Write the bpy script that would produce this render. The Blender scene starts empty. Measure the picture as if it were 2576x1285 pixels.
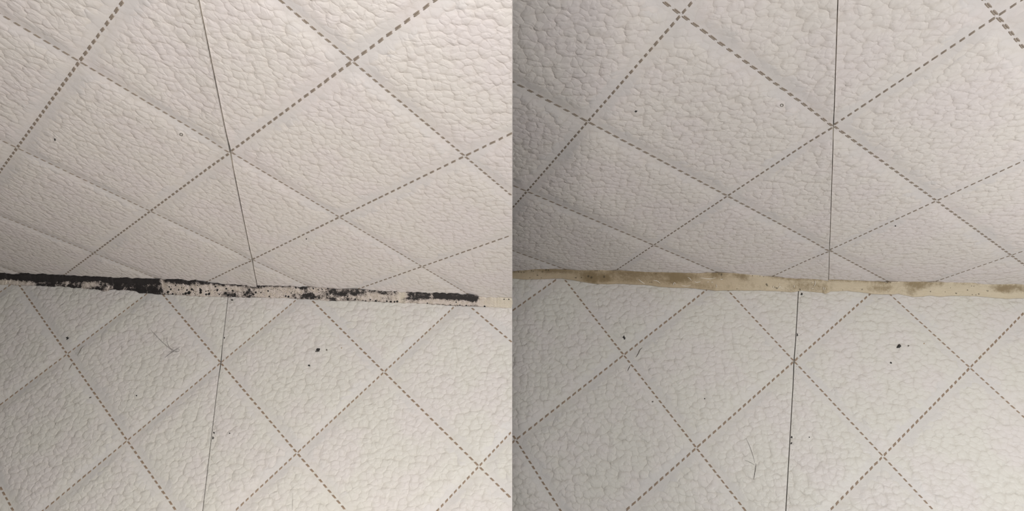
import bpy, bmesh, math, random
import numpy as np
from mathutils import Matrix, Vector

random.seed(7)
rng = np.random.default_rng(7)
scene = bpy.context.scene
col = scene.collection
W_PX, H_PX, F_PX = 2576.0, 1285.0, 1420.0
CX, CY = W_PX / 2, H_PX / 2

# ------------------------------------------------------------------ surveyed planes
# lattice of each tiled surface in camera axes (x right, y down, z forward): step along one
# stitch row, step along the other, one crossing that lies on the tile seam
SL, SR = 0.50, 0.80                       # left half made a nearer ledge, so its lamps spill less on the right
LAT = {
    'WL': (SL, [0.14431, 0.10487, 0.16099], [0.27537, -0.08891, -0.20821], [-0.49974, -0.18152, 1.0]),
    'FL': (SL, [0.24149, 0.18719, -0.12246], [0.18534, -0.17287, 0.07755], [-0.74301, 0.27219, 1.43697]),
    'WR': (SR, [0.32711, 0.11495, 0.19144], [0.10488, -0.10211, -0.21647], [0.56966, -0.2278, 1.0]),
    'FR': (SR, [0.15499, 0.20729, -0.11975], [0.2887, -0.1949, 0.09668], [0.74193, 0.27665, 1.48201]),
}
def unit(v):
    v = np.asarray(v, float); return v / np.linalg.norm(v)
def cam_normal(k):
    s, u, v, t = LAT[k]
    n = unit(np.cross(u, v))
    return n if n @ np.asarray(t) < 0 else -n
up_c = unit(cam_normal('FL') + cam_normal('FR'))
xr = np.array([1.0, 0, 0]); xr = unit(xr - (xr @ up_c) * up_c)
RW = np.array([xr, np.cross(up_c, xr), up_c])          # camera axes -> world axes
_s, _u, _v, _t = LAT['FR']
CAM = np.array([0, 0, abs(cam_normal('FR') @ np.asarray(_t)) * SR])
def to_world(pc):
    return RW @ np.asarray(pc, float) + CAM
def project(pw):
    pc = RW.T @ (np.asarray(pw) - CAM)
    return CX + F_PX * pc[0] / pc[2], CY + F_PX * pc[1] / pc[2], pc[2]

# ------------------------------------------------------------------ camera, world, lights, exposure
cam_d = bpy.data.cameras.new('camera')
cam = bpy.data.objects.new('camera', cam_d)
col.objects.link(cam)
cam_d.sensor_fit = 'HORIZONTAL'
cam_d.sensor_width = 36.0
cam_d.lens = 36.0 * F_PX / W_PX
cam_d.clip_start = 0.01
R4 = np.eye(4)
R4[:3, 0] = RW @ [1, 0, 0]; R4[:3, 1] = RW @ [0, -1, 0]; R4[:3, 2] = RW @ [0, 0, -1]; R4[:3, 3] = CAM
cam.matrix_world = Matrix(R4.tolist())
scene.camera = cam

world = bpy.data.worlds.new('world')
scene.world = world
world.use_nodes = True
bg = world.node_tree.nodes['Background']
bg.inputs['Color'].default_value = (1.0, 0.975, 0.95, 1)
bg.inputs['Strength'].default_value = 0.03

def point_light(name, pos_cam, radius, power, color):
    d = bpy.data.lights.new(name, 'POINT')
    d.shadow_soft_size = radius; d.energy = power; d.color = color
    o = bpy.data.objects.new(name, d)
    o.location = to_world(pos_cam)
    col.objects.link(o)
    return o
point_light('camera_fill', (0.018, -0.174, -0.133), 0.10, 13.5, (1.0, 0.985, 0.968))  # unseen fill light added just above the camera to even the brightness
point_light('side_key', (1.10, 0.254, 0.162), 0.12, 29.5, (1.0, 0.988, 0.965))  # unseen light added at the right for the brightening towards that side
point_light('low_fill', (-0.23, 0.372, 0.222), 0.06, 5.0, (1.0, 0.94, 0.87))  # unseen warm fill added close over the left floor to lift that half

scene.view_settings.view_transform = 'Standard'
scene.view_settings.look = 'None'
scene.view_settings.exposure = 0.0
scene.view_settings.gamma = 1.0
scene.view_settings.use_curve_mapping = False

# ------------------------------------------------------------------ material helpers
def new_mat(name):
    m = bpy.data.materials.new(name); m.use_nodes = True
    nt = m.node_tree
    return m, nt, nt.nodes['Principled BSDF']
class G:
    """tiny node-graph helper"""
    def __init__(self, nt): self.nt = nt
    def n(self, typ, **kw):
        nd = self.nt.nodes.new(typ)
        for k, v in kw.items():
            if k.startswith('i_'):
                nd.inputs[k[2:].replace('_', ' ')].default_value = v
            else: setattr(nd, k, v)
        return nd
    def link(self, a, b): self.nt.links.new(a, b)
    def math(self, op, a, b=None, c=None, clamp=False):
        nd = self.nt.nodes.new('ShaderNodeMath'); nd.operation = op; nd.use_clamp = clamp
        for i, x in enumerate((a, b, c)):
            if x is None: continue
            if isinstance(x, (int, float)): nd.inputs[i].default_value = x
            else: self.link(x, nd.inputs[i])
        return nd.outputs[0]
    def smooth(self, x, lo, hi, a=0.0, b=1.0):
        nd = self.nt.nodes.new('ShaderNodeMapRange'); nd.interpolation_type = 'SMOOTHSTEP'
        self.link(x, nd.inputs['Value'])
        for nm, v in (('From Min', lo), ('From Max', hi), ('To Min', a), ('To Max', b)): nd.inputs[nm].default_value = v
        return nd.outputs['Result']
    def mix(self, f, a, b, mode='MIX'):
        nd = self.nt.nodes.new('ShaderNodeMix'); nd.data_type = 'RGBA'; nd.blend_type = mode
        if isinstance(f, (int, float)): nd.inputs['Factor'].default_value = f
        else: self.link(f, nd.inputs['Factor'])
        for s, x in ((6, a), (7, b)):
            if isinstance(x, tuple): nd.inputs[s].default_value = (*x, 1)
            else: self.link(x, nd.inputs[s])
        return nd.outputs[2]
    def attr(self, name, out='Fac'):
        nd = self.nt.nodes.new('ShaderNodeAttribute'); nd.attribute_name = name
        return nd.outputs[out]
    def scale(self, vec, s):
        nd = self.nt.nodes.new('ShaderNodeVectorMath'); nd.operation = 'MULTIPLY'
        self.link(vec, nd.inputs[0]); nd.inputs[1].default_value = s if isinstance(s, tuple) else (s, s, s)
        return nd.outputs[0]
    def noise(self, vec, scale, detail=2.0, rough=0.5, out='Fac'):
        nd = self.nt.nodes.new('ShaderNodeTexNoise'); nd.inputs['Scale'].default_value = scale
        nd.inputs['Detail'].default_value = detail; nd.inputs['Roughness'].default_value = rough
        self.link(vec, nd.inputs['Vector'])
        return nd.outputs[out]
    def voro(self, vec, scale, feature='F1', rnd=1.0, out='Distance', smooth=None):
        nd = self.nt.nodes.new('ShaderNodeTexVoronoi'); nd.feature = feature; nd.voronoi_dimensions = '2D'
        nd.inputs['Scale'].default_value = scale; nd.inputs['Randomness'].default_value = rnd
        if smooth is not None: nd.inputs['Smoothness'].default_value = smooth
        self.link(vec, nd.inputs['Vector'])
        return nd.outputs[out]

def leather_material(name, cream, blush, band, valley_tone, aniso):
    """glazed leather-look ceramic: pebbled grain, cream cushions, lilac-grey print along the stitching"""
    m, nt, bsdf = new_mat(name); g = G(nt)
    puv = g.attr('puv', 'Vector'); edge = g.attr('edge')      # puv: position on the tile in grain cells
    wob = g.n('ShaderNodeVectorMath', operation='SUBTRACT')
    g.link(g.noise(puv, 0.75, 2.0, 0.5, 'Color'), wob.inputs[0]); wob.inputs[1].default_value = (0.5, 0.5, 0.5)
    wadd = g.n('ShaderNodeVectorMath', operation='ADD')
    g.link(puv, wadd.inputs[0]); g.link(g.scale(wob.outputs[0], 1.1), wadd.inputs[1])
    p = g.scale(wadd.outputs[0], aniso)
    e1 = g.voro(p, 1.0, 'DISTANCE_TO_EDGE', 0.9)
    f1 = g.voro(p, 1.0, 'F1', 0.9)
    f2 = g.voro(p, 2.1, 'F1', 1.0)
    big = g.math('SUBTRACT', 1.0, g.math('MULTIPLY', f1, f1))            # rounded pebbles, sharp valleys
    sml = g.math('SUBTRACT', 1.0, g.math('MULTIPLY', f2, f2))
    crease = g.math('MULTIPLY', g.smooth(e1, 0.0, 0.12), 0.035)
    h = g.math('ADD', big, g.math('MULTIPLY', g.math('MULTIPLY', sml, 0.34), g.smooth(g.noise(puv, 0.5, 1.0), 0.35, 0.65, 0.35, 1.0)))
    h = g.math('ADD', h, crease)
    h = g.math('ADD', h, g.math('MULTIPLY', g.noise(puv, 0.30, 2.0), 0.35))
    fade = g.smooth(edge, 0.25, 0.95, 1.0, 0.22)
    h = g.math('MULTIPLY', g.math('SUBTRACT', h, 1.28), fade)
    h = g.math('ADD', h, g.math('MULTIPLY', g.noise(puv, 6.0, 2.0), 0.06))
    bmp = g.n('ShaderNodeBump'); bmp.inputs['Strength'].default_value = 1.0
    g.link(g.attr('grain_depth'), bmp.inputs['Distance'])
    g.link(h, bmp.inputs['Height'])
    g.link(bmp.outputs['Normal'], bsdf.inputs['Normal'])
    # printed colour, and a darker beige in the pebble valleys
    tint = g.voro(p, 1.0, 'F1', 0.9, 'Color')
    tf = g.n('ShaderNodeSeparateColor'); g.link(tint, tf.inputs[0])
    base = g.mix(g.smooth(g.noise(puv, 0.11, 3.0, 0.6), 0.38, 0.66), cream, blush)
    base = g.mix(g.math('MULTIPLY', g.smooth(f1, 0.30, 0.75), 0.16), base, valley_tone)
    bandf = g.math('ADD', edge, g.math('MULTIPLY', g.math('SUBTRACT', tf.outputs[0], 0.5), 0.55))
    base = g.mix(g.math('MULTIPLY', g.smooth(bandf, 0.38, 0.62), g.smooth(g.noise(puv, 0.16, 2.0), 0.35, 0.65, 0.05, 0.8)), base, band)
    # faint grime
    dirt = g.smooth(g.noise(puv, 9.0, 3.0, 0.7), 0.70, 0.80)
    base = g.mix(g.math('MULTIPLY', dirt, 0.25), base, (0.30, 0.26, 0.21))
    g.link(base, bsdf.inputs['Base Color'])
    bsdf.inputs['Roughness'].default_value = 0.48
    bsdf.inputs['Specular IOR Level'].default_value = 0.35
    return m

M = {}
M['leather_wall'] = leather_material('leather_tile_wall', (0.638, 0.598, 0.566), (0.638, 0.588, 0.576), (0.582, 0.553, 0.544), (0.42, 0.35, 0.28), (1.0, 1.15, 1.0))
M['leather_floor'] = leather_material('leather_tile_floor', (0.622, 0.605, 0.562), (0.630, 0.596, 0.578), (0.588, 0.570, 0.556), (0.40, 0.36, 0.29), (0.85, 1.2, 1.0))
def plain(name, color, rough=0.6, noise=None):
    m, nt, b = new_mat(name)
    b.inputs['Roughness'].default_value = rough
    if noise:
        g = G(nt); tc = g.n('ShaderNodeTexCoord')
        f = g.noise(tc.outputs['Object'], noise[0], 3.0, 0.6)
        g.link(g.mix(g.smooth(f, 0.35, 0.65), color, noise[1]), b.inputs['Base Color'])
    else:
        b.inputs['Base Color'].default_value = (*color, 1)
    return m
M['body'] = plain('ceramic_body', (0.52, 0.48, 0.41), 0.6, (30.0, (0.58, 0.54, 0.48)))
M['dark_carcass'] = plain('dark_carcass', (0.10, 0.092, 0.082), 0.9, (6.0, (0.14, 0.13, 0.115)))  # kept dark so the unseen carcass sides bounce little light to the right
M['thread_wall'] = plain('thread_wall', (0.225, 0.182, 0.145), 0.6, (160.0, (0.285, 0.235, 0.19)))
M['thread_floor'] = plain('thread_floor', (0.255, 0.186, 0.130), 0.6, (160.0, (0.325, 0.245, 0.18)))
M['black_grime'] = plain('black_grime', (0.012, 0.011, 0.010), 0.7, (400.0, (0.035, 0.032, 0.028)))
M['grey_grime'] = plain('grey_grime', (0.11, 0.10, 0.085), 0.8, (500.0, (0.20, 0.18, 0.15)))
M['tan_grime'] = plain('tan_grime', (0.36, 0.27, 0.17), 0.8)
M['hair'] = plain('hair', (0.06, 0.055, 0.05), 0.5)
M['grout_floor'] = plain('grout_floor', (0.020, 0.018, 0.015), 0.9, (60.0, (0.055, 0.05, 0.042)))
M['grout_wall'] = plain('grout_wall', (0.03, 0.027, 0.024), 0.9, (22.0, (0.26, 0.23, 0.19)))

# ------------------------------------------------------------------ object helpers
def link_mesh(name, me, parent=None, mat=None):
    o = bpy.data.objects.new(name, me)
    col.objects.link(o)
    if parent is not None: o.parent = parent
    if mat is not None and not me.materials: me.materials.append(mat)
    return o
def tag(o, label=None, cat=None, group=None, kind=None):
    for k, v in (('label', label), ('category', cat), ('group', group), ('kind', kind)):
        if v: o[k] = v
    return o
def smooth_mesh(me):
    me.polygons.foreach_set('use_smooth', [True] * len(me.polygons))
def clip(bm, cuts):
    """keep the side of each plane its normal points away from (co, no)"""
    for co, no in cuts:
        geom = bm.verts[:] + bm.edges[:] + bm.faces[:]
        if not geom: return
        bmesh.ops.bisect_plane(bm, geom=geom, dist=1e-7, plane_co=co, plane_no=no, clear_outer=True)

NST = 20                                  # stitches on one side of a diamond
class Plane:
    def __init__(self, key, joint_dir):
        self.key = key
        s, u, v, t = LAT[key]
        self.s = s
        n = RW @ cam_normal(key)
        x = unit(joint_dir - (joint_dir @ n) * n)
        y = np.cross(n, x)
        self.R = np.array([x, y, n]).T
        self.o = to_world(np.asarray(t) * s)
        self.M = np.eye(4); self.M[:3, :3] = self.R; self.M[:3, 3] = self.o
        self.n = n
        uw, vw = RW @ np.asarray(u) * s, RW @ np.asarray(v) * s
        self.u = (self.R.T @ uw)[:2]; self.v = (self.R.T @ vw)[:2]
        self.B = np.array([self.u, self.v]).T
        self.Bi = np.linalg.inv(self.B)
        area = abs(np.linalg.det(self.B))
        self.hu = area / np.linalg.norm(self.v)      # spacing of the rows running along v
        self.hv = area / np.linalg.norm(self.u)
        self.side = math.sqrt(np.linalg.norm(self.u) * np.linalg.norm(self.v))
        self.seam = unit(self.u - self.v)            # seam runs through the crossings
        if self.seam[1] < 0: self.seam = -self.seam
        self.seam_n = np.array([self.seam[1], -self.seam[0]])   # points right of the seam
        self.wall = key[0] == 'W'
        self.D = 0.0095 * self.side                  # depth of the stitched grooves
        self.w = 0.060 * self.side
    def local(self, pw): return self.R.T @ (np.asarray(pw) - self.o)
    def world(self, x, y, z=0.0): return self.o + self.R @ np.array([x, y, z])
    def hit(self, px, py):
        d = RW @ np.array([(px - CX) / F_PX, (py - CY) / F_PX, 1.0])
        k = ((self.o - CAM) @ self.n) / (d @ self.n)
        return self.local(CAM + k * d)[:2]
    def px_size(self, x, y):
        """metres on the surface for one pixel of the photograph, at a point"""
        return project(self.world(x, y))[2] / F_PX
    def height(self, xy, right):
        xy = np.atleast_2d(xy)
        ab = xy @ self.Bi.T
        da = np.abs(ab[:, 0] - np.round(ab[:, 0])) * self.hu
        db = np.abs(ab[:, 1] - np.round(ab[:, 1])) * self.hv
        ga, gb = np.exp(-(da / self.w) ** 2), np.exp(-(db / self.w) ** 2)
        z = -self.D * (1 - (1 - ga) * (1 - gb))
        ds = np.abs(xy @ self.seam_n)
        if self.wall and not right:
            z += 0.0092 * self.side * np.exp(-(ds / (0.090 * self.side)) ** 2)     # the left tile's edge is slightly lipped
        else:
            z -= 0.002 * self.side * np.exp(-(ds / (0.02 * self.side)) ** 2)
        d = np.minimum(da, db)
        return z, np.exp(-(d / (0.080 * self.side)) ** 2)

P = {}
JD = {}
for s in 'LR':
    n1, n2 = RW @ cam_normal('W' + s), RW @ cam_normal('F' + s)
    d = unit(np.cross(n1, n2))
    JD[s] = d if d[0] > 0 else -d
    for k in ('W' + s, 'F' + s): P[k] = Plane(k, JD[s])
YJ = {}
for s in 'LR':
    w, f = P['W' + s], P['F' + s]
    A = np.array([w.n, f.n, JD[s]])
    q = np.linalg.solve(A, [w.n @ w.o, f.n @ f.o, 0.0])
    YJ['W' + s] = w.local(q)[1]; YJ['F' + s] = f.local(q)[1]

cut_n = RW @ np.array([1.0, 0, 0])        # the ledge on the left ends at this upright cut
def cuts_for(k, seam_side=None, gap=0.0, extra_joint=0.0):
    p = P[k]; out = []
    nl = p.R.T @ cut_n
    if k[1] == 'L': out.append((Vector(p.local(CAM)), Vector(nl)))
    else:
        c = p.local(CAM - 0.16 * cut_n); out.append((Vector(c), Vector(-nl)))
    yj = YJ[k]
    if p.wall: out.append((Vector((0, yj - extra_joint, 0)), Vector((0, -1, 0))))
    else: out.append((Vector((0, yj + extra_joint, 0)), Vector((0, 1, 0))))
    if seam_side is not None:
        sn = p.seam_n
        if seam_side: out.append((Vector((sn[0] * gap, sn[1] * gap, 0)), Vector((-sn[0], -sn[1], 0))))
        else: out.append((Vector((-sn[0] * gap, -sn[1] * gap, 0)), Vector((sn[0], sn[1], 0))))
    return out
FRAME = {'L': (0, 1288), 'R': (1288, 2576)}
MARG = 420
def in_rect(k, xy, m):
    x, y, z = project(P[k].world(*xy))
    a, b = FRAME[k[1]]
    return z > 0.12 and a - m <= x <= b + m and -m <= y <= H_PX + m

def clipped_box(name, k, x0, x1, y0, y1, z0, z1, cuts, mat, parent=None):
    bm = bmesh.new()
    vs = [bm.verts.new((x, y, z)) for z in (z0, z1) for x, y in ((x0, y0), (x1, y0), (x1, y1), (x0, y1))]
    for f in ((3, 2, 1, 0), (4, 5, 6, 7), (0, 1, 5, 4), (1, 2, 6, 5), (2, 3, 7, 6), (3, 0, 4, 7)):
        bm.faces.new([vs[i] for i in f])
    for co, no in cuts:
        bmesh.ops.bisect_plane(bm, geom=bm.verts[:] + bm.edges[:] + bm.faces[:], dist=1e-7, plane_co=co, plane_no=no, clear_outer=True)
        be = [e for e in bm.edges if e.is_boundary]
        if be: bmesh.ops.holes_fill(bm, edges=be, sides=0)
    if not bm.faces:
        bm.free(); return None
    me = bpy.data.meshes.new(name); bm.to_mesh(me); bm.free()
    return link_mesh(name, me, parent, mat)

# ------------------------------------------------------------------ shared stitch mesh
def stitch_mesh(name, pitch, side, mat):
    """two threads lying side by side, slightly sheared"""
    L, r = 0.66 * pitch, 0.070 * side / NST
    bm = bmesh.new()
    for sgn in (-1, 1):
        rings = []
        for fx, fr in ((-0.5, 0.45), (-0.36, 1.0), (0.36, 1.0), (0.5, 0.45)):
            ring = []
            for a in (0.0, 0.25, 0.5, 0.75, 1.0):
                th = math.pi * a
                ring.append(bm.verts.new((fx * L + sgn * 0.07 * L, sgn * r * 1.02 + math.cos(th) * r * fr, math.sin(th) * r * 0.45 * fr)))
            rings.append(ring)
        for i in range(3):
            for j in range(4):
                bm.faces.new((rings[i][j], rings[i][j + 1], rings[i + 1][j + 1], rings[i + 1][j]))
        bm.faces.new(rings[0]); bm.faces.new(rings[3][::-1])
    bmesh.ops.recalc_face_normals(bm, faces=bm.faces[:])
    me = bpy.data.meshes.new(name); bm.to_mesh(me); bm.free()
    smooth_mesh(me); me.materials.append(mat)
    return me

def panel_mesh(k, i, j, right, gap, zb, N, rect):
    p = P[k]
    ss = np.linspace(0, 1, N + 1)
    ss = 0.5 * ss + 0.5 * (0.5 - 0.5 * np.cos(math.pi * ss))
    bm = bmesh.new()
    vs = [[bm.verts.new((*(p.B @ np.array([i + a, j + b])), 0.0)) for b in ss] for a in ss]
    for a in range(N):
        for b in range(N):
            bm.faces.new((vs[a][b], vs[a + 1][b], vs[a + 1][b + 1], vs[a][b + 1]))
    clip(bm, cuts_for(k, right, gap) + rect)
    if len(bm.faces) < 3:
        bm.free(); return None
    be = [e for e in bm.edges if e.is_boundary]
    for f in bm.faces: f.smooth = True
    for e in be: e.smooth = False                 # crisp rim, so the cushion's own shading stays clean
    ret = bmesh.ops.extrude_edge_only(bm, edges=be)
    for q in ret['geom']:
        if isinstance(q, bmesh.types.BMVert): q.co.z = -1.0
    bmesh.ops.recalc_face_normals(bm, faces=bm.faces[:])
    me = bpy.data.meshes.new('diamond_panel'); bm.to_mesh(me); bm.free()
    n = len(me.vertices)
    co = np.empty(n * 3); me.vertices.foreach_get('co', co); co = co.reshape(-1, 3)
    low = co[:, 2] < -0.5
    z, edge = p.height(co[:, :2], right)
    co[:, 2] = np.where(low, zb, z)
    me.vertices.foreach_set('co', co.ravel())
    cell = p.side / GRAINS[k][0]
    puv = np.column_stack([co[:, :2] / cell + (37.0 if right else 0.0) + (11.3 if p.wall else 0) + (5.7 if k[1] == 'R' else 0), np.zeros(n)])
    a = me.attributes.new('puv', 'FLOAT_VECTOR', 'POINT'); a.data.foreach_set('vector', puv.astype(np.float32).ravel())
    a = me.attributes.new('edge', 'FLOAT', 'POINT'); a.data.foreach_set('value', edge.astype(np.float32))
    a = me.attributes.new('grain_depth', 'FLOAT', 'POINT'); a.data.foreach_set('value', np.full(n, GRAINS[k][1] * cell, np.float32))
    me.update()
    return me
GRAINS = {'WL': (22.5, 0.108), 'FL': (21.5, 0.118), 'WR': (22.0, 0.120), 'FR': (21.5, 0.150)}   # pebbles per diamond side, depth

# ------------------------------------------------------------------ build the four tiled surfaces
LABEL = {
    'WL': ('wall_left', 'quilted cream leather-look wall tiles above the black mouldy sealant'),
    'WR': ('wall_right', 'quilted cream leather-look wall tiles above the yellowed sealant'),
    'FL': ('floor', 'quilted cream leather-look floor tiles below the black mouldy sealant'),
    'FR': ('floor', 'quilted cream leather-look floor tiles below the yellowed sealant'),
}
SURF = {}
for k in ('WL', 'FL', 'WR', 'FR'):
    p = P[k]; half = k[1]
    gap = 0.0036 * p.side if not p.wall else 0.0034 * p.side
    zb = -0.034 * p.side
    tz = -0.075 * p.side
    cells = []
    for i in range(-7, 8):
        for j in range(-7, 8):
            if any(in_rect(k, p.B @ np.array([i + a, j + b]), MARG) for a in (0, .5, 1) for b in (0, .5, 1)):
                cells.append((i, j))
    pts = np.array([p.B @ np.array([i + a, j + b]) for i, j in cells for a in (0, 1) for b in (0, 1)])
    x0, y0 = pts.min(0); x1, y1 = pts.max(0)
    if p.wall: y0 = YJ[k]
    else: y1 = YJ[k]
    # the quilting runs on to the outer edges of the tiles
    near = set(cells)
    cells = [(i, j) for i in range(-12, 13) for j in range(-12, 13)
             if (lambda c: c[:, 0].max() > x0 and c[:, 0].min() < x1 and c[:, 1].max() > y0 and c[:, 1].min() < y1)(
                 np.array([p.B @ np.array([i + a, j + b]) for a in (0, 1) for b in (0, 1)]))]
    rect = [(Vector((x1, 0, 0)), Vector((1, 0, 0))), (Vector((x0, 0, 0)), Vector((-1, 0, 0))), (Vector((0, y1, 0)), Vector((0, 1, 0))), (Vector((0, y0, 0)), Vector((0, -1, 0)))]
    # carcass behind the tiles
    name, lab = LABEL[k]
    thick = {'WL': 0.19, 'FL': 0.40, 'WR': 0.10, 'FR': 0.10}[k]
    yy0, yy1 = (y0 - 0.02, y1) if p.wall else (y0, y1 + (0.19 if half == 'L' else 0.1))
    body = clipped_box(name, k, x0, x1, yy0, yy1, tz - thick, tz, cuts_for(k)[:1], M['dark_carcass'])
    body.matrix_world = Matrix(p.M.tolist())
    tag(body, lab, 'wall' if p.wall else 'floor', kind='structure')
    SURF[k] = body
    # seam filler
    sm = clipped_box('grout_line', k, -1, 1, -1, 1, 0, 1, [], M['grout_wall' if p.wall else 'grout_floor'], body)
    bpy.data.objects.remove(sm)
    sdir, sn = p.seam, p.seam_n
    bm = bmesh.new()
    Ls = 3.0
    top = (-0.0070 if p.wall else -0.0110) * p.side
    for t in np.linspace(-Ls, Ls, 241):
        c = sdir * t
        jit = 1.0 + 0.0 * t
        for sg in (-1, 1):
            for zz in (zb * 1.2, top):
                bm.verts.new((*(c + sn * sg * gap * jit), zz))
    bm.verts.ensure_lookup_table()
    for q in range(240):
        a = q * 4; b = a + 4
        for f in ((1, 3, 3 + 4, 1 + 4), (0, 1, 5, 4), (2, 6, 7, 3), (0, 4, 6, 2)):
            bm.faces.new([bm.verts[a + z] for z in f])
    clip(bm, cuts_for(k) + [(Vector((x1, 0, 0)), Vector((1, 0, 0))), (Vector((x0, 0, 0)), Vector((-1, 0, 0))), (Vector((0, y1, 0)), Vector((0, 1, 0))), (Vector((0, y0, 0)), Vector((0, -1, 0)))])
    me = bpy.data.meshes.new('grout_line'); bm.to_mesh(me); bm.free()
    link_mesh('grout_line', me, body, M['grout_wall' if p.wall else 'grout_floor'])
    # two tiles, left and right of the seam
    lmat = M['leather_wall' if p.wall else 'leather_floor']
    smat = M['thread_wall' if p.wall else 'thread_floor']
    pu, pv = np.linalg.norm(p.u) / NST, np.linalg.norm(p.v) / NST
    sm_u = stitch_mesh('stitch', pu, p.side, smat); sm_v = stitch_mesh('stitch', pv, p.side, smat)
    cellset = set(cells)
    for right in (0, 1):
        tile = clipped_box('tile', k, x0, x1, y0, y1, tz, zb, cuts_for(k, right, gap), M['body'], body)
        if tile is None: continue
        for i, j in cells:
            me = panel_mesh(k, i, j, right, gap, zb, 30 if (i, j) in near else 12, rect)
            if me is None: continue
            link_mesh('diamond_panel', me, tile, lmat)
        st = []
        planes = cuts_for(k, right, gap + 0.010 * p.side, -0.012 * p.side) + rect
        for i, j in cells:
            for fam in (0, 1):
                for q in range(NST):
                    t = (q + 0.5) / NST
                    ab = np.array([i + t, j]) if fam == 0 else np.array([i, j + t])
                    xy = p.B @ ab
                    if any((Vector((*xy, 0)) - co).dot(no) > 0 for co, no in planes): continue
                    d = p.u if fam == 0 else p.v
                    px, py, z = project(p.world(*xy))
                    a, b = FRAME[half]
                    vis = a - 5 < px < b + 5 and -10 < py < H_PX + 10 and (half == 'L' or px > 1283)
                    st.append((vis, 1 / z, fam, xy, math.atan2(d[1], d[0])))
        st.sort(key=lambda s: (not s[0], -s[1]))
        rest = []
        for c, (vis, _, fam, xy, ang) in enumerate(st):
            zz = p.height(xy, right)[0][0]
            pos = (xy[0], xy[1], zz + 0.0002 * p.side)
            rot = ang + rng.normal(0, 0.035)
            sx = 1.0 + rng.normal(0, 0.07)
            if vis and c < 300:
                o = link_mesh('stitch', sm_u if fam == 0 else sm_v, tile)
                o.location = pos; o.rotation_euler = (0, 0, rot); o.scale = (sx, 1.0 + rng.normal(0, 0.06), 1)
            else:
                rest.append((fam, pos, rot, sx))
        if rest:
            V, F = [], []
            for fam, pos, rot, sx in rest:
                me = sm_u if fam == 0 else sm_v
                base = len(V); ca, sa = math.cos(rot), math.sin(rot)
                for v in me.vertices:
                    X, Y = v.co.x * sx, v.co.y
                    V.append((pos[0] + X * ca - Y * sa, pos[1] + X * sa + Y * ca, pos[2] + v.co.z))
                for f in me.polygons: F.append([base + q for q in f.vertices])
            me = bpy.data.meshes.new('stitch_row'); me.from_pydata(V, [], F); smooth_mesh(me)
            tag(link_mesh('stitch_row', me, tile, smat), kind='stuff')

# ------------------------------------------------------------------ sealant beads
TOP = {'L': [(0,687),(13,686.5),(32,689),(47,690),(54,688),(72,687),(90,690),(110,688),(128,690.5),(166,693),(224,694.5),(282,697),(330,699),(384,701),(403,702),(410,705),(417,703),(442,701),(461,704),(493,705),(525,711),(576,715),(640,718),(678,718),(742,720),(768,722),(832,724.5),(896,727),(947,731),(986,732),(1024,734.5),(1075,736),(1133,737),(1165,740),(1197,742),(1210,747),(1255,748),(1288,750)],
       'R': [(1289,683),(1303,680),(1337,678),(1376,676),(1414,678),(1453,680),(1504,679),(1568,681),(1616,683.5),(1721,686.5),(1824,686),(1888,690),(1936,695.5),(2003,699.5),(2080,702),(2131,704),(2233,709),(2284,708),(2374,710),(2451,711),(2477,715),(2502,716),(2553,714),(2576,716)]}
BOT = {'L': [(0,716),(38,716.5),(79,718),(115,719.5),(160,721),(199,725),(243,727.5),(263,732),(288,728),(330,731),(342,733),(349,736.5),(397,740),(461,743),(483,745),(576,747),(640,748),(768,751.5),(832,757),(896,757),(960,760),(986,762),(1050,763),(1127,768),(1216,771.5),(1288,775)],
       'R': [(1289,700),(1324,703),(1376,702),(1414,701),(1453,707),(1504,714.5),(1568,715),(1616,717),(1670,723),(1734,724.5),(1798,731),(1862,731),(1926,731),(1990,735),(2016,731),(2067,737),(2076,740),(2085,736),(2088,733),(2131,732),(2195,740),(2246,741),(2259,739),(2297,747),(2316,746),(2336,744),(2374,747),(2396,744),(2464,746),(2528,752),(2576,751)]}
# black mould: x0, x1, t0, t1 (0 = wall edge, 1 = floor edge), strength
MOULD = [(-500,48,-.2,.55,1),(48,92,-.2,.62,1),(84,150,.12,1.2,1.05),(90,205,-.2,.45,1),(150,205,.35,1.2,.78),(168,205,.78,1.2,.5),(157,172,.38,.75,-.55),(205,240,.35,.75,.22),
 (200,330,-.2,.36,1),(215,248,.82,1.2,.9),(240,300,.36,1.2,.85),(262,287,.72,1.2,-.45),(240,262,.3,.55,-.3),(285,362,.2,1.2,.95),(330,404,-.2,.34,1),(342,412,.56,1.2,1),(360,405,.3,.6,.42),(372,398,.4,.85,.5),
 (414,480,-.2,.22,1),(440,478,.1,.30,.8),(480,512,-.2,.2,.95),(505,645,-.2,.11,.85),(412,480,.9,1.2,.6),(480,645,.95,1.2,.35),(556,602,.5,1.0,.62),(568,598,.75,1.1,.35),(606,642,.15,1,.5),(614,634,.5,.95,.45),
 (640,668,-.2,.2,.6),(668,760,-.2,.1,.45),(733,790,.55,.97,.72),(762,785,.3,.75,.6),(762,802,.4,1,.35),(755,775,-.2,.25,.8),(798,832,.2,.85,.42),(826,916,-.2,.48,.80),(838,872,.3,.68,.55),(829,846,.74,1.2,1.1),(858,898,.74,1,.55),(880,902,.2,.6,.4),
 (914,965,-.2,.22,.75),(898,980,.88,1.2,.35),(960,1002,-.2,.32,.75),(958,986,.5,.78,.62),(1008,1052,.5,.85,.5),(1022,1078,-.2,.62,.85),(1070,1132,-.2,.5,.62),(1092,1202,-.2,.42,1),(1125,1198,.3,.58,.5),(1172,1202,.2,.6,.5),(1182,1199,.7,.95,.45),(640,830,-.2,.09,.55),(640,1230,.96,1.2,.5),(640,700,.3,.8,.12),(790,960,.2,.9,.14),(1080,1228,.93,1.2,.42)]
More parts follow.
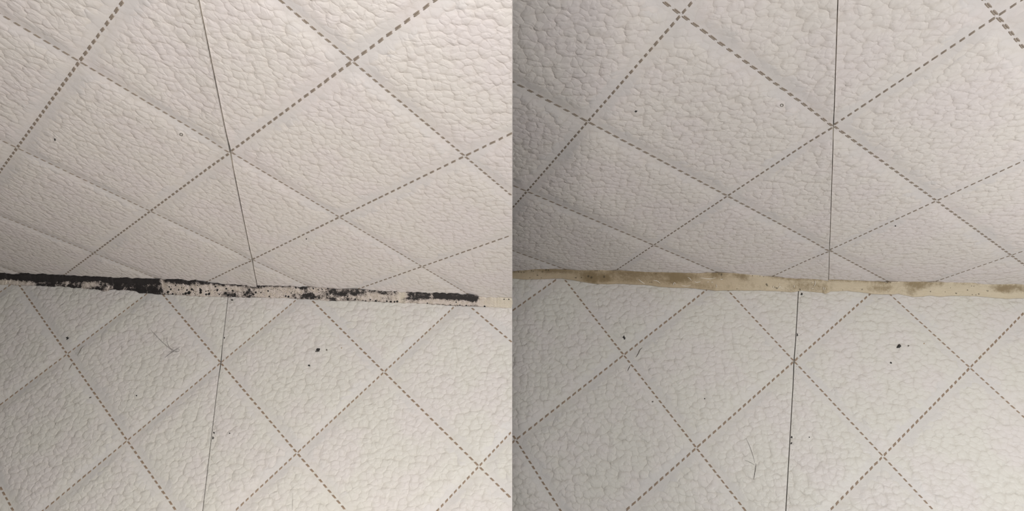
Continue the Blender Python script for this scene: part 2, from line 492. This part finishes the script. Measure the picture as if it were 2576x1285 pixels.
SPOT_L = [(421,734,3.8),(434,739,3),(439,717,2.2),(473,714,2.6),(480,727,3),(468,729,2.6),(474,736,5),(466,738,4),(460,739,2.6),(484,729,2),(502,729,4.2),(503,735,3.8),(518,740,3),(525,739,3.6),(545,729,3),(541,720,2.6),(516,732,2),(522,731,2.2),(551,740,2.2),(427,727,2.8),(447,728,2.2),(423,721,2),(454,723,1.8),(459,725,1.6),(494,717,1.8),(500,725,1.8),(642,735,3),(718,744,2.8),(725,745.5,3),(677,745,2.2),(673,731,2.6),(655,735,2.2),(672,717,2.4),(664,720,3),(650,722,2.4),(744,723,2.4),(760,725,3),(731,736,2),(788,725,2.4),(800,728,2),(810,727,2),(785,747,3.5),(802,749,3),(873,744,2.4),(874,752,3.6),(893,752,3),(945,756,3.2),(931,753,2.4),(920,756,2),(973,757,2.6),(983,758,3.2),(992,758.5,2.8),(999,757.5,3.2),(1132,770,5),(1075,762,2.2),(1157,767,2.2),(1173,768,2.6),(1219,770,2.8),(1147,759,2),(1268,752,1.8),(1280,752,1.8),(626,729,4),(620,735,3.4),(636,740,3),(628,744,3.6),(615,741,3),(566,737,4),(574,742,4),(590,740,3.6),(584,731,2.6),(568,726,2.6)]
STAIN = [(1150,2576,-.2,.12,.20),(1150,1390,-.2,.3,.25),(1500,1640,.3,.9,.16),(1640,1700,.35,.8,.25),(1900,1990,.5,.95,.22),(2090,2190,.6,.95,.18),(2376,2470,.6,.95,.12),(1366,1425,-.2,.30,.6),(1425,1500,-.2,.3,.35),(1466,1502,.25,.95,.75),(1512,1532,.25,.8,.75),(1530,1725,-.2,.26,.42),(1560,1700,.1,.8,.22),(1690,1765,.05,.38,.62),(1782,1828,-.2,.32,.65),(1690,1738,.35,.68,.68),(1742,1802,.6,.95,.55),(1820,1850,.6,.95,.4),(1842,1880,-.1,.25,.6),(1860,1885,.1,.4,.5),(1870,1905,.5,.85,.35),(1985,2040,.25,1,.5),(2042,2092,.3,1,.52),(2185,2242,.3,.85,.55),(2282,2302,.55,.9,.7),(2278,2345,-.2,.36,.55),(2298,2325,.2,.62,.5),(2346,2380,-.1,.3,.45),(2400,2460,-.05,.22,.35),(2495,2600,.0,.52,.62),(2518,2542,.2,.55,.5),(2225,2300,-.2,.9,.15),(1286,1616,.0,.9,.15),(1926,2240,-.2,.06,.8)]
SPOT_R = [(1305,683,2.4),(1311,684,2.2),(1318,684.5,1.8),(1337,680,2.4),(1342,681,2),(1374,678,3),(1380,679,2.6),(1365,682,2),(1352,691,2.6),(1362,698,2),(1333,697.5,1.8),(1449,698,3),(1463,697.5,2.4),(1497,680,2.2),(1502,680,2.2),(1507,680,2),(1558,677,2),(1566,677,2),(1573,677,1.8),(1480,694,4),(1488,697,4),(1520,695,4),(1815,690,3.6),(1808,689,2.6),(1650,688,1.8),(1893,693,2.2),(1912,694,2.2),(1921,695,2),(1930,715,3.8),(1932,718,2.4),(1955,724,3.4),(1950,722,2),(1855,726,2.2),(2013,728,3.2),(2080,702.5,2.2),(2100,705,1.8),(2232,710,2.4),(2240,710,2),(2170,728,2.6),(2120,729,2),(2407,737,3),(2394,723,1.8),(2437,729,2.4),(2464,739,2.6),(2456,741,2),(2447,740,2),(2487,731,3),(2452,719,2),(2446,718,1.8),(2380,734,1.8),(2343,733,2.4),(1640,709,1.8),(1636,709.5,1.8)]
MOULD = [(a, b, t0, t1, s * ((1.45 if b < 1000 else 1.18) if t0 < 0 and s >= .85 else 1.0)) for a, b, t0, t1, s in MOULD]
def field(X, T, boxes, sx, st):
    out = np.zeros_like(X)
    for a, b, t0, t1, s in boxes:
        fx = 1 / (1 + np.exp(-(X - a) / sx)) * 1 / (1 + np.exp((X - b) / sx))
        ft = 1 / (1 + np.exp(-(T - t0) / st)) * 1 / (1 + np.exp((T - t1) / st))
        out = out + s * fx * ft
    return np.clip(out, 0, 1.5)
def bead_material(name, right):
    m, nt, bsdf = new_mat(name); g = G(nt)
    q = g.attr('bead_uv', 'Vector')              # pixels-of-the-survey along and across
    st, dk = g.attr('stain'), g.attr('spot')
    fine = g.noise(q, 0.42, 3.0, 0.65)
    mid = g.noise(q, 0.11, 3.0, 0.6)
    streak = g.noise(g.scale(q, (0.035, 0.9, 1.0)), 1.0, 3.0, 0.6)
    if not right:
        base = g.mix(g.smooth(mid, 0.35, 0.65), (0.60, 0.53, 0.49), (0.54, 0.47, 0.40))
        base = g.mix(g.math('MULTIPLY', g.smooth(streak, 0.5, 0.75), 0.35), base, (0.40, 0.33, 0.25))
        base = g.mix(g.math('MULTIPLY', g.attr('creamy'), 0.8), base, (0.64, 0.58, 0.47))
        nz = g.math('ADD', g.math('MULTIPLY', g.math('SUBTRACT', fine, 0.5), 1.3), g.math('MULTIPLY', g.math('SUBTRACT', mid, 0.5), 1.7))
        nz = g.math('ADD', nz, g.math('MULTIPLY', g.math('SUBTRACT', streak, 0.5), 0.6))
        nz = g.math('MULTIPLY', nz, g.smooth(st, 0.0, 0.45, 0.22, 1.0))
        v = g.math('ADD', g.math('MULTIPLY', st, 0.70), nz)
        haze = g.math('MULTIPLY', g.smooth(v, 0.08, 0.62), 0.72)
        base = g.mix(haze, base, (0.075, 0.058, 0.060))
        blk = g.smooth(v, 0.46, 0.66)
        base = g.mix(blk, base, (0.0125, 0.0095, 0.0098))
        # pin-point colonies
        dots = g.voro(q, 0.21, 'F1', 1.0)
        dm = g.math('MULTIPLY', g.smooth(g.math('ADD', dots, g.math('MULTIPLY', g.noise(q, 0.06, 1.0), 0.55)), 0.36, 0.46, 1.0, 0.0), g.attr('speckle'))
        base = g.mix(dm, base, (0.018, 0.014, 0.014))
        dv = g.math('ADD', dk, g.math('MULTIPLY', g.math('SUBTRACT', fine, 0.5), 0.9))
        base = g.mix(g.smooth(dv, 0.40, 0.62), base, (0.010, 0.009, 0.009))
        bsdf.inputs['Roughness'].default_value = 0.55
    else:
        base = g.mix(g.attr('creamy'), (0.50, 0.390, 0.262), (0.625, 0.545, 0.41))
        base = g.mix(g.math('MULTIPLY', g.smooth(streak, 0.45, 0.75), 0.4), base, (0.42, 0.32, 0.19))
        base = g.mix(g.math('MULTIPLY', g.smooth(mid, 0.5, 0.8), 0.3), base, (0.66, 0.585, 0.46))
        v = g.math('ADD', st, g.math('MULTIPLY', g.math('SUBTRACT', mid, 0.5), 0.9))
        v = g.math('ADD', v, g.math('MULTIPLY', g.math('SUBTRACT', fine, 0.5), 0.5))
        base = g.mix(g.math('MULTIPLY', g.smooth(v, 0.10, 0.78), 0.82), base, (0.205, 0.142, 0.062))
        dots = g.voro(q, 0.17, 'F1', 1.0)
        dm = g.math('MULTIPLY', g.smooth(g.math('ADD', dots, g.math('MULTIPLY', g.noise(q, 0.04, 1.0), 0.5)), 0.22, 0.36, 1.0, 0.0), 0.25)
        base = g.mix(dm, base, (0.16, 0.12, 0.07))
        dv = g.math('ADD', dk, g.math('MULTIPLY', g.math('SUBTRACT', fine, 0.55), 2.0))
        base = g.mix(g.math('MULTIPLY', g.smooth(dv, 0.36, 0.86), 0.80), base, (0.060, 0.045, 0.024))
        bsdf.inputs['Roughness'].default_value = 0.33
        bsdf.inputs['Coat Weight'].default_value = 0.25
        bsdf.inputs['Coat Roughness'].default_value = 0.15
    g.link(base, bsdf.inputs['Base Color'])
    bmp = g.n('ShaderNodeBump'); bmp.inputs['Strength'].default_value = 0.7; bmp.inputs['Distance'].default_value = 0.0012
    hh = g.math('ADD', g.math('MULTIPLY', streak, 0.7), g.math('MULTIPLY', mid, 0.9))
    g.link(hh, bmp.inputs['Height']); g.link(bmp.outputs['Normal'], bsdf.inputs['Normal'])
    return m
BEAD = {}
def make_bead(s, label):
    w, f = P['W' + s], P['F' + s]
    xa, xb = (-640, 1287.2) if s == 'L' else (1190, 2576 + 640)
    n = int((xb - xa) / 1.6); NT = 26
    X = np.linspace(xa, xb, n)
    def ext(poly):
        a = np.array(poly, float)
        sl = (a[-1, 1] - a[0, 1]) / (a[-1, 0] - a[0, 0])
        a = np.vstack([[a[0, 0] - 900, a[0, 1] - 900 * sl], a, [a[-1, 0] + 900, a[-1, 1] + 900 * sl]])
        return np.interp(X, a[:, 0], a[:, 1])
    yt, yb = ext(TOP[s]), ext(BOT[s])
    def ripple(seed, step, amp):
        r = np.random.default_rng(seed); k = int((xb - xa) / step) + 3
        return np.interp(X, xa + np.arange(k) * step, r.normal(0, amp, k))
    if s == 'L':
        yt = yt + ripple(1, 9, 0.7) + ripple(2, 4, 0.4)
        yb = yb + ripple(3, 7, 0.6) + ripple(4, 3.2, 0.45) * (X < 360)
    else:
        yt = yt + ripple(5, 14, 0.5); yb = yb + ripple(6, 18, 0.5)
    V = []; uv = []; T = []; XX = []
    lift = 0.0035 * w.side
    for q in range(n):
        a2 = w.hit(X[q], yt[q]); b2 = f.hit(X[q], yb[q])
        A = w.world(a2[0], a2[1], lift * 0.2); B = f.world(b2[0], b2[1], lift * 0.2)
        mid = 0.5 * (A + B)
        C = w.world(a2[0], YJ['W' + s], 0)             # the inside corner
        ctrl = mid + 0.30 * (C - mid)
        bulge = w.n * lift + f.n * lift
        for t in np.linspace(0, 1, NT):
            pt = (1 - t) ** 2 * A + 2 * t * (1 - t) * ctrl + t * t * B + bulge * min(1, 6 * t, 6 * (1 - t)) ** 0.5
            V.append(pt); T.append(t); XX.append(X[q]); uv.append((X[q], t * (yb[q] - yt[q])))
        V.append(C - (w.n + f.n) * 0.004)
        T.append(0.5); XX.append(X[q]); uv.append((X[q], 0))
    K = NT + 1; F = []
    for q in range(n - 1):
        for t in range(K):
            a = q * K + t; b = q * K + (t + 1) % K
            F.append((a, b, b + K, a + K))
    F.append(tuple(range(K))[::-1]); F.append(tuple((n - 1) * K + z for z in range(K)))
    me = bpy.data.meshes.new('sealant_bead'); me.from_pydata([tuple(v) for v in V], [], F)
    smooth_mesh(me)
    T = np.array(T); XX = np.array(XX); uv = np.array(uv)
    YY = np.interp(XX, X, yt) + uv[:, 1]
    stain = field(XX, T, MOULD, 2.6, 0.055) if s == 'L' else field(XX, T, STAIN, 6.0, 0.09)
    spot = np.zeros_like(XX)
    for a, b, r in (SPOT_L if s == 'L' else SPOT_R):
        r = r * (0.80 if s == 'L' else 0.80)
        spot = np.maximum(spot, np.clip(1.35 - 0.75 * np.hypot(XX - a, YY - b) / r, 0, 1))
    if s == 'L':
        creamy = np.clip((XX - 1195) / 60, 0, 1) + np.clip((60 - XX) / 60, 0, 1) * 0.5
        creamy = np.clip(creamy + 0.9 * np.exp(-((XX - 1012) / 9) ** 2), 0, 1)
        speckle = np.interp(XX, [0, 60, 390, 420, 640, 700, 760, 1000, 1100, 1210, 1288], [.3, .8, .9, 1, 1, .8, .8, .6, .4, .2, .1])
    else:
        creamy = np.interp(XX, [1286, 1500, 1780, 1900, 2050, 2200, 2380, 2576], [.35, .1, .2, .6, .75, .7, .95, 1.0])
        speckle = np.zeros_like(XX)
    uvx = np.column_stack([uv, np.zeros(len(uv))])
    for nm, arr in (('stain', stain), ('spot', spot), ('creamy', creamy), ('speckle', speckle)):
        at = me.attributes.new(nm, 'FLOAT', 'POINT'); at.data.foreach_set('value', arr.astype(np.float32))
    at = me.attributes.new('bead_uv', 'FLOAT_VECTOR', 'POINT'); at.data.foreach_set('vector', uvx.astype(np.float32).ravel())
    bm = bmesh.new(); bm.from_mesh(me); bmesh.ops.recalc_face_normals(bm, faces=bm.faces[:]); bm.to_mesh(me); bm.free()
    BEAD[s] = (X, np.array(V).reshape(n, NT + 1, 3)[:, :NT])
    o = link_mesh('sealant_bead', me, None, bead_material('sealant_' + ('yellowed' if s == 'R' else 'mouldy'), s == 'R'))
    tag(o, label, 'sealant')
    return o
make_bead('L', 'white sealant bead overgrown with black mould between wall and floor tiles')
make_bead('R', 'yellowed beige sealant bead with brown stains, mostly cleaned of mould')

# ------------------------------------------------------------------ specks, smudges, hairs
def surface_at(px, py):
    s = 'L' if px < 1288 else 'R'
    yj = np.interp(px, [0, 1288], [699, 763]) if s == 'L' else np.interp(px, [1286, 2576], [690, 733])
    p = P[('W' if py < yj else 'F') + s]
    xy = p.hit(px, py)
    right = (xy @ p.seam_n) > 0
    return p, xy, p.height(xy, right)[0][0]
def basis_at(p, xy, z):
    m = np.eye(4); m[:3, :3] = p.R; m[:3, 3] = p.world(xy[0], xy[1], z)
    return Matrix(m.tolist())
def local_offsets(p, px, py, pts):
    c = p.hit(px, py)
    return [p.hit(px + a, py + b) - c for a, b in pts]
def speck(px, py, r, label, cat='speck', mat='black_grime', group=None, ragged=0.35, stretch=1.0, ang=0.0, name='dirt_speck'):
    """a small ragged, slightly domed crumb lying on the tile"""
    p, xy, z = surface_at(px, py)
    N = 14
    ca, sa = math.cos(ang), math.sin(ang)
    ring = []
    for q in range(N):
        th = 2 * math.pi * q / N
        rr = r * (1 + ragged * random.uniform(-1, 1))
        a, b = rr * math.cos(th) * stretch, rr * math.sin(th)
        ring.append((a * ca - b * sa, a * sa + b * ca))
    off = local_offsets(p, px, py, ring)
    hgt = 0.35 * r * p.px_size(*xy)
    V = [(o[0], o[1], -0.0006) for o in off] + [(o[0] * 0.86, o[1] * 0.86, hgt * 0.7) for o in off] + [(o[0] * 0.45, o[1] * 0.45, hgt * random.uniform(.85, 1.1)) for o in off] + [(0, 0, hgt)]
    F = []
    for lv in (0, 1):
        for q in range(N):
            a = lv * N + q; b = lv * N + (q + 1) % N
            F.append((a, b, b + N, a + N))
    for q in range(N): F.append((2 * N + q, 2 * N + (q + 1) % N, 3 * N))
    F.append(tuple(range(N)))
    me = bpy.data.meshes.new(name); me.from_pydata(V, [], F); me.validate()
    bm = bmesh.new(); bm.from_mesh(me); bmesh.ops.recalc_face_normals(bm, faces=bm.faces[:]); bm.to_mesh(me); bm.free()
    o = link_mesh(name, me, None, M[mat])
    o.matrix_world = basis_at(p, xy, z)
    tag(o, label, cat, group)
    return o
def tube(name, pix, rad_px, label, cat, mat, lift_px=0.6, group=None, sides=6, taper=True):
    """a thin strand following a path on the surface"""
    p, xy0, z0 = surface_at(*pix[0])
    pts = []
    a = np.array(pix, float)
    d = np.r_[0, np.cumsum(np.hypot(*np.diff(a, axis=0).T))]
    n = max(8, len(pix) * 5)
    tt = np.linspace(0, d[-1], n)
    # smooth the control path a little
    xs, ys = np.interp(tt, d, a[:, 0]), np.interp(tt, d, a[:, 1])
    for _ in range(6):
        xs[1:-1] = (xs[:-2] + 2 * xs[1:-1] + xs[2:]) / 4; ys[1:-1] = (ys[:-2] + 2 * ys[1:-1] + ys[2:]) / 4
    k = p.px_size(*xy0)
    for q in range(n):
        xy = p.hit(xs[q], ys[q]); right = (xy @ p.seam_n) > 0
        pts.append(np.array([xy[0], xy[1], p.height(xy, right)[0][0] + lift_px * k]))
    V, F = [], []
    c0 = pts[0]
    for q in range(n):
        t = pts[min(q + 1, n - 1)] - pts[max(q - 1, 0)]; t = unit(t)
        e1 = unit(np.cross([0, 0, 1], t)); e2 = np.cross(t, e1)
        rr = rad_px * k * ((0.35 + 0.65 * math.sin(math.pi * (q + 0.5) / n)) if taper else 1)
        for sd in range(sides):
            th = 2 * math.pi * sd / sides
            V.append(tuple(pts[q] - c0 + rr * (math.cos(th) * e1 + math.sin(th) * e2)))
    for q in range(n - 1):
        for sd in range(sides):
            a_, b_ = q * sides + sd, q * sides + (sd + 1) % sides
            F.append((a_, b_, b_ + sides, a_ + sides))
    F.append(tuple(range(sides))[::-1]); F.append(tuple((n - 1) * sides + z for z in range(sides)))
    me = bpy.data.meshes.new(name); me.from_pydata(V, [], F); smooth_mesh(me)
    o = link_mesh(name, me, None, M[mat] if isinstance(mat, str) else mat)
    m = np.eye(4); m[:3, :3] = p.R; m[:3, 3] = p.world(*c0)
    o.matrix_world = Matrix(m.tolist())
    tag(o, label, cat, group)
    return o
def ring(px, py, r, label):
    """a tiny raised ring, a burst glaze bubble"""
    p, xy, z = surface_at(px, py)
    k = p.px_size(*xy)
    V, F = [], []
    n, s = 20, 6
    off = local_offsets(p, px, py, [(r * math.cos(2 * math.pi * q / n), 0.85 * r * math.sin(2 * math.pi * q / n)) for q in range(n)])
    for q in range(n):
        c = np.array([*off[q], 0.0]); d = unit(c)
        for t in range(s):
            th = 2 * math.pi * t / s
            V.append(tuple(c + 0.30 * r * k * (math.cos(th) * d + math.sin(th) * np.array([0, 0, 1.0]))))
    for q in range(n):
        for t in range(s):
            F.append((q * s + t, q * s + (t + 1) % s, ((q + 1) % n) * s + (t + 1) % s, ((q + 1) % n) * s + t))
    me = bpy.data.meshes.new('bubble_ring'); me.from_pydata(V, [], F); smooth_mesh(me)
    o = link_mesh('bubble_ring', me, None, M['grey_grime'])
    o.matrix_world = basis_at(p, xy, z)
    tag(o, label, 'bubble')

for dx, side, seal in ((0, 'left', 'black mouldy sealant'), (1, 'right', 'yellowed sealant')):
    big = (800, 880) if not dx else (2262, 870)
    speck(*big, 5.6, 'large round black mould spot on the floor tile below the ' + seal, 'mould spot', ragged=0.30, name='mould_spot')
    speck(big[0] - 5, big[1] + 3.5, 2.0, 'tiny black satellite touching the large mould spot below the ' + seal, 'mould spot', name='mould_spot')
    speck(*((822, 880) if not dx else (2285, 869.5)), 2.2, 'tiny dark speck just right of the large mould spot below the ' + seal, mat='grey_grime')
    speck(*((859.5, 875) if not dx else (2324.5, 864)), 1.7, 'tiny tan speck near a stitch row below the ' + seal, mat='tan_grime')
    speck(*((778, 919) if not dx else (2241, 912)), 2.4, 'small black speck below the large mould spot under the ' + seal, stretch=1.3, ang=.4)
    speck(*((138, 350.5) if not dx else (1600, 280)), 3.0, 'dark speck on the left wall tile above the ' + seal, ragged=.5)
    ring(*((456, 338.5) if not dx else (1967, 265.5)), 3.6, 'tiny grey bubble ring on the wall tile above the ' + seal)
    speck(*((770.5, 602) if not dx else (2253, 569)), 1.7, 'pinpoint dark speck on the right wall tile above the ' + seal)
    speck(*((343.5, 995) if not dx else (1772.5, 1002.5)), 1.7, 'pinpoint black speck on the left floor tile below the ' + seal)
    speck(*((169, 851) if not dx else (1570.5, 849)), 3.0, 'dark smudge above the left stitch crossing on the floor below the ' + seal, 'smudge', ragged=.6, stretch=1.3, ang=1.9, name='smudge')
    c = (203, 880) if not dx else (1609, 884)
    tube('scuff_mark', [(c[0] + 7, c[1] - 10), (c[0] + 1, c[1] - 5), (c[0] - 3, c[1] + 5), (c[0] - 9, c[1] + 14)], 0.95, 'dark scuff beside the left stitch crossing on the floor below the ' + seal, 'scuff', 'grey_grime', lift_px=0.2)
    c = (176, 922) if not dx else (1582, 926)
    tube('scuff_mark', [(c[0] + 4, c[1] - 8), (c[0], c[1]), (c[0] - 3, c[1] + 7)], 0.9, 'dark scuff just under the left stitch crossing on the floor below the ' + seal, 'scuff', 'grey_grime', lift_px=0.2)
    speck(*((226, 999.5) if not dx else (1642, 1010)), 1.8, 'small brown tick beside a stitch row on the floor below the ' + seal, mat='grey_grime', stretch=1.8, ang=-.4)
    speck(*((578, 1089.5) if not dx else (2036, 1099.5)), 1.6, 'pinpoint dark speck right of the floor seam below the ' + seal)
    speck(*((538, 1088) if not dx else (1992, 1099)), 2.4, 'black crumb in the floor seam below the ' + seal, ragged=.5)
    speck(*((536, 1101) if not dx else (1991, 1115)), 2.2, 'black elongated crumb lower in the floor seam below the ' + seal, ragged=.5, stretch=1.6, ang=1.6)
    speck(*((564.5, 850) if not dx else (2006, 842)), 2.0, 'black crumb in the upper floor seam below the ' + seal, ragged=.5, stretch=1.6, ang=1.6)
    speck(*((583, 754) if not dx else (2017, 739)), 2.4, 'black smudge at the top of the floor seam below the ' + seal, 'smudge', ragged=.6, stretch=1.4, name='smudge')
tube('hair', [(379, 829), (400, 852), (420, 871), (434, 882)], 0.30, 'long thin straight hair on the left floor tile', 'hair', 'hair')
tube('hair', [(421, 846), (420, 858), (424, 871), (434, 881), (447, 884)], 0.32, 'curved dark hair on the left floor tile', 'hair', 'hair', 0.9)
tube('hair', [(452.5, 873.5), (437, 883), (425, 892), (415, 900)], 0.5, 'thick dark hair slanting across the left floor tile', 'hair', 'hair', 1.2)
tube('hair', [(421, 886), (436, 884), (448, 886), (453, 881), (449, 876), (443, 880)], 0.28, 'looped fine hair on the left floor tile', 'hair', 'hair', 0.8)
tube('hair', [(1876, 1101), (1886, 1122), (1895, 1148), (1899, 1165)], 0.3, 'long fine hair on the right floor, left of the seam', 'hair', 'hair')
tube('hair', [(1873, 1157), (1886, 1162), (1899, 1170)], 0.3, 'short fine hair lying sideways on the right floor, left of the seam', 'hair', 'hair', 0.8)
tube('hair', [(1902, 1166), (1900, 1182), (1896, 1206)], 0.5, 'thick dark hair on the right floor, left of the seam', 'hair', 'hair', 0.8)
tube('hair', [(736.5, 1240), (736, 1262), (735.5, 1284)], 0.28, 'fine upright hairline near the bottom of the floor below the black mouldy sealant', 'hair', 'hair', 0.3)

# pale glossy curls on the cleaned bead; wet glints put into their colour
m, nt, b_ = new_mat('wet_glint'); b_.inputs['Base Color'].default_value = (0.86, 0.82, 0.75, 1)
b_.inputs['Roughness'].default_value = 0.08; b_.inputs['Coat Weight'].default_value = 1.0; b_.inputs['Coat Roughness'].default_value = 0.05
M['wet'] = m
def bead_point(s, px, py):
    X, S = BEAD[s]
    q = int(np.clip(np.searchsorted(X, px), 0, len(X) - 1))
    d = [abs(project(v)[1] - py) for v in S[q]]
    return S[q][int(np.argmin(d))]
CURLS = [[(1606,702.3),(1613.7,708.7),(1621.4,713.2)],[(1643,704.8),(1653.4,706),(1661,712.5)],[(1694.4,717.6),(1693.8,711.2),(1698.2,710.6),(1700.2,715)],[(1713.6,717.6),(1726.4,720.2),(1737.3,717)],[(1729.6,697),(1735.4,699.7),(1739.2,706)],[(1747,707.4),(1751.4,710.6),(1762.3,708)],[(1759.7,698.4),(1785.4,701.6),(1800.7,698.4)],[(1779,709.3),(1783.4,708)],[(1789,709.3),(1793.7,710)],[(1801.4,715),(1803.3,719.6),(1801.4,723.4)],[(1811.6,701.6),(1816,703),(1819.3,700.4)],[(1945.9,718),(1945.2,723.8)],[(1958.7,725),(1960.6,720),(1964.4,721.9)],[(1960,713),(1961.2,714.8)],[(1997,717.4),(1998.4,723)],[(2050.3,705.9),(2051.5,713.6),(2047,720.6)],[(2041.3,725.7),(2047,725)],[(2070.8,721.9),(2072,729)],[(2074.6,722),(2076.5,729)],[(2042,710),(2043,712.5)]]
for path in CURLS:
    a = np.array(path, float); d = np.r_[0, np.cumsum(np.hypot(*np.diff(a, axis=0).T))]
    n = 12; tt = np.linspace(0, d[-1], n)
    xs, ys = np.interp(tt, d, a[:, 0]), np.interp(tt, d, a[:, 1])
    for _ in range(3):
        xs[1:-1] = (xs[:-2] + 2 * xs[1:-1] + xs[2:]) / 4; ys[1:-1] = (ys[:-2] + 2 * ys[1:-1] + ys[2:]) / 4
    # follow the bead surface: its depth is taken from the surface, the direction from the path
    pts = []
    for x, y in zip(xs, ys):
        z = project(bead_point('R', x, y))[2] - 0.0010
        pts.append(to_world(np.array([(x - CX) / F_PX, (y - CY) / F_PX, 1.0]) * z))
    pts = np.array(pts); k = project(pts[0])[2] / F_PX
    V, F = [], []; sides = 6
    nn = unit(P['WR'].n + P['FR'].n)
    for q in range(n):
        t = unit(pts[min(q + 1, n - 1)] - pts[max(q - 1, 0)])
        e1 = unit(np.cross(nn, t)); e2 = np.cross(t, e1)
        rr = 0.72 * k * (0.35 + 0.65 * math.sin(math.pi * (q + 0.5) / n))
        for sd in range(sides):
            th = 2 * math.pi * sd / sides
            V.append(tuple(pts[q] - pts[0] + rr * (math.cos(th) * e1 + math.sin(th) * e2)))
    for q in range(n - 1):
        for sd in range(sides):
            a_, c_ = q * sides + sd, q * sides + (sd + 1) % sides
            F.append((a_, c_, c_ + sides, a_ + sides))
    F.append(tuple(range(sides))[::-1]); F.append(tuple((n - 1) * sides + z for z in range(sides)))
    me = bpy.data.meshes.new('glint_curl'); me.from_pydata(V, [], F); smooth_mesh(me)
    o = link_mesh('glint_curl', me, None, M['wet']); o.location = pts[0]
    tag(o, 'tiny pale curl drawn for a wet glint on the yellowed sealant bead', 'droplet', 'wet glints on the yellowed sealant')

# grime crumbs along the right lip of each floor seam
for s, lab in (('L', 'fine dark grime crumbs beside the floor seam below the black mouldy sealant'), ('R', 'fine dark grime crumbs beside the floor seam below the yellowed sealant')):
    p = P['F' + s]; V, F = [], []
    (xa, ya), (xb, yb) = ((576, 750), (513, 1285)) if s == 'L' else ((2011, 737), (1980, 1285))
    for q in range(150):
        t = random.random() ** 2.0
        px = xa + (xb - xa) * t + 2 + abs(random.gauss(0, 5.0)) * (1 - .6 * t); py = ya + (yb - ya) * t
        if s == 'R': px += 1
        xy = p.hit(px, py); k = p.px_size(*xy)
        z = p.height(xy, True)[0][0]
        r = k * random.uniform(0.35, 1.0); b = len(V)
        V.append((xy[0], xy[1], z + r * .5))
        for a in range(6):
            th = a * math.pi / 3 + random.random() * .5
            V.append((xy[0] + r * math.cos(th) * random.uniform(.6, 1.2), xy[1] + r * math.sin(th) * random.uniform(.6, 1.2), z - r * .2))
        F += [(b, b + 1 + a, b + 1 + (a + 1) % 6) for a in range(6)]
    me = bpy.data.meshes.new('seam_grime'); me.from_pydata(V, [], F)
    o = link_mesh('seam_grime', me, None, M['grey_grime']); o.matrix_world = Matrix(p.M.tolist())
    tag(o, lab, 'grime', kind='stuff')
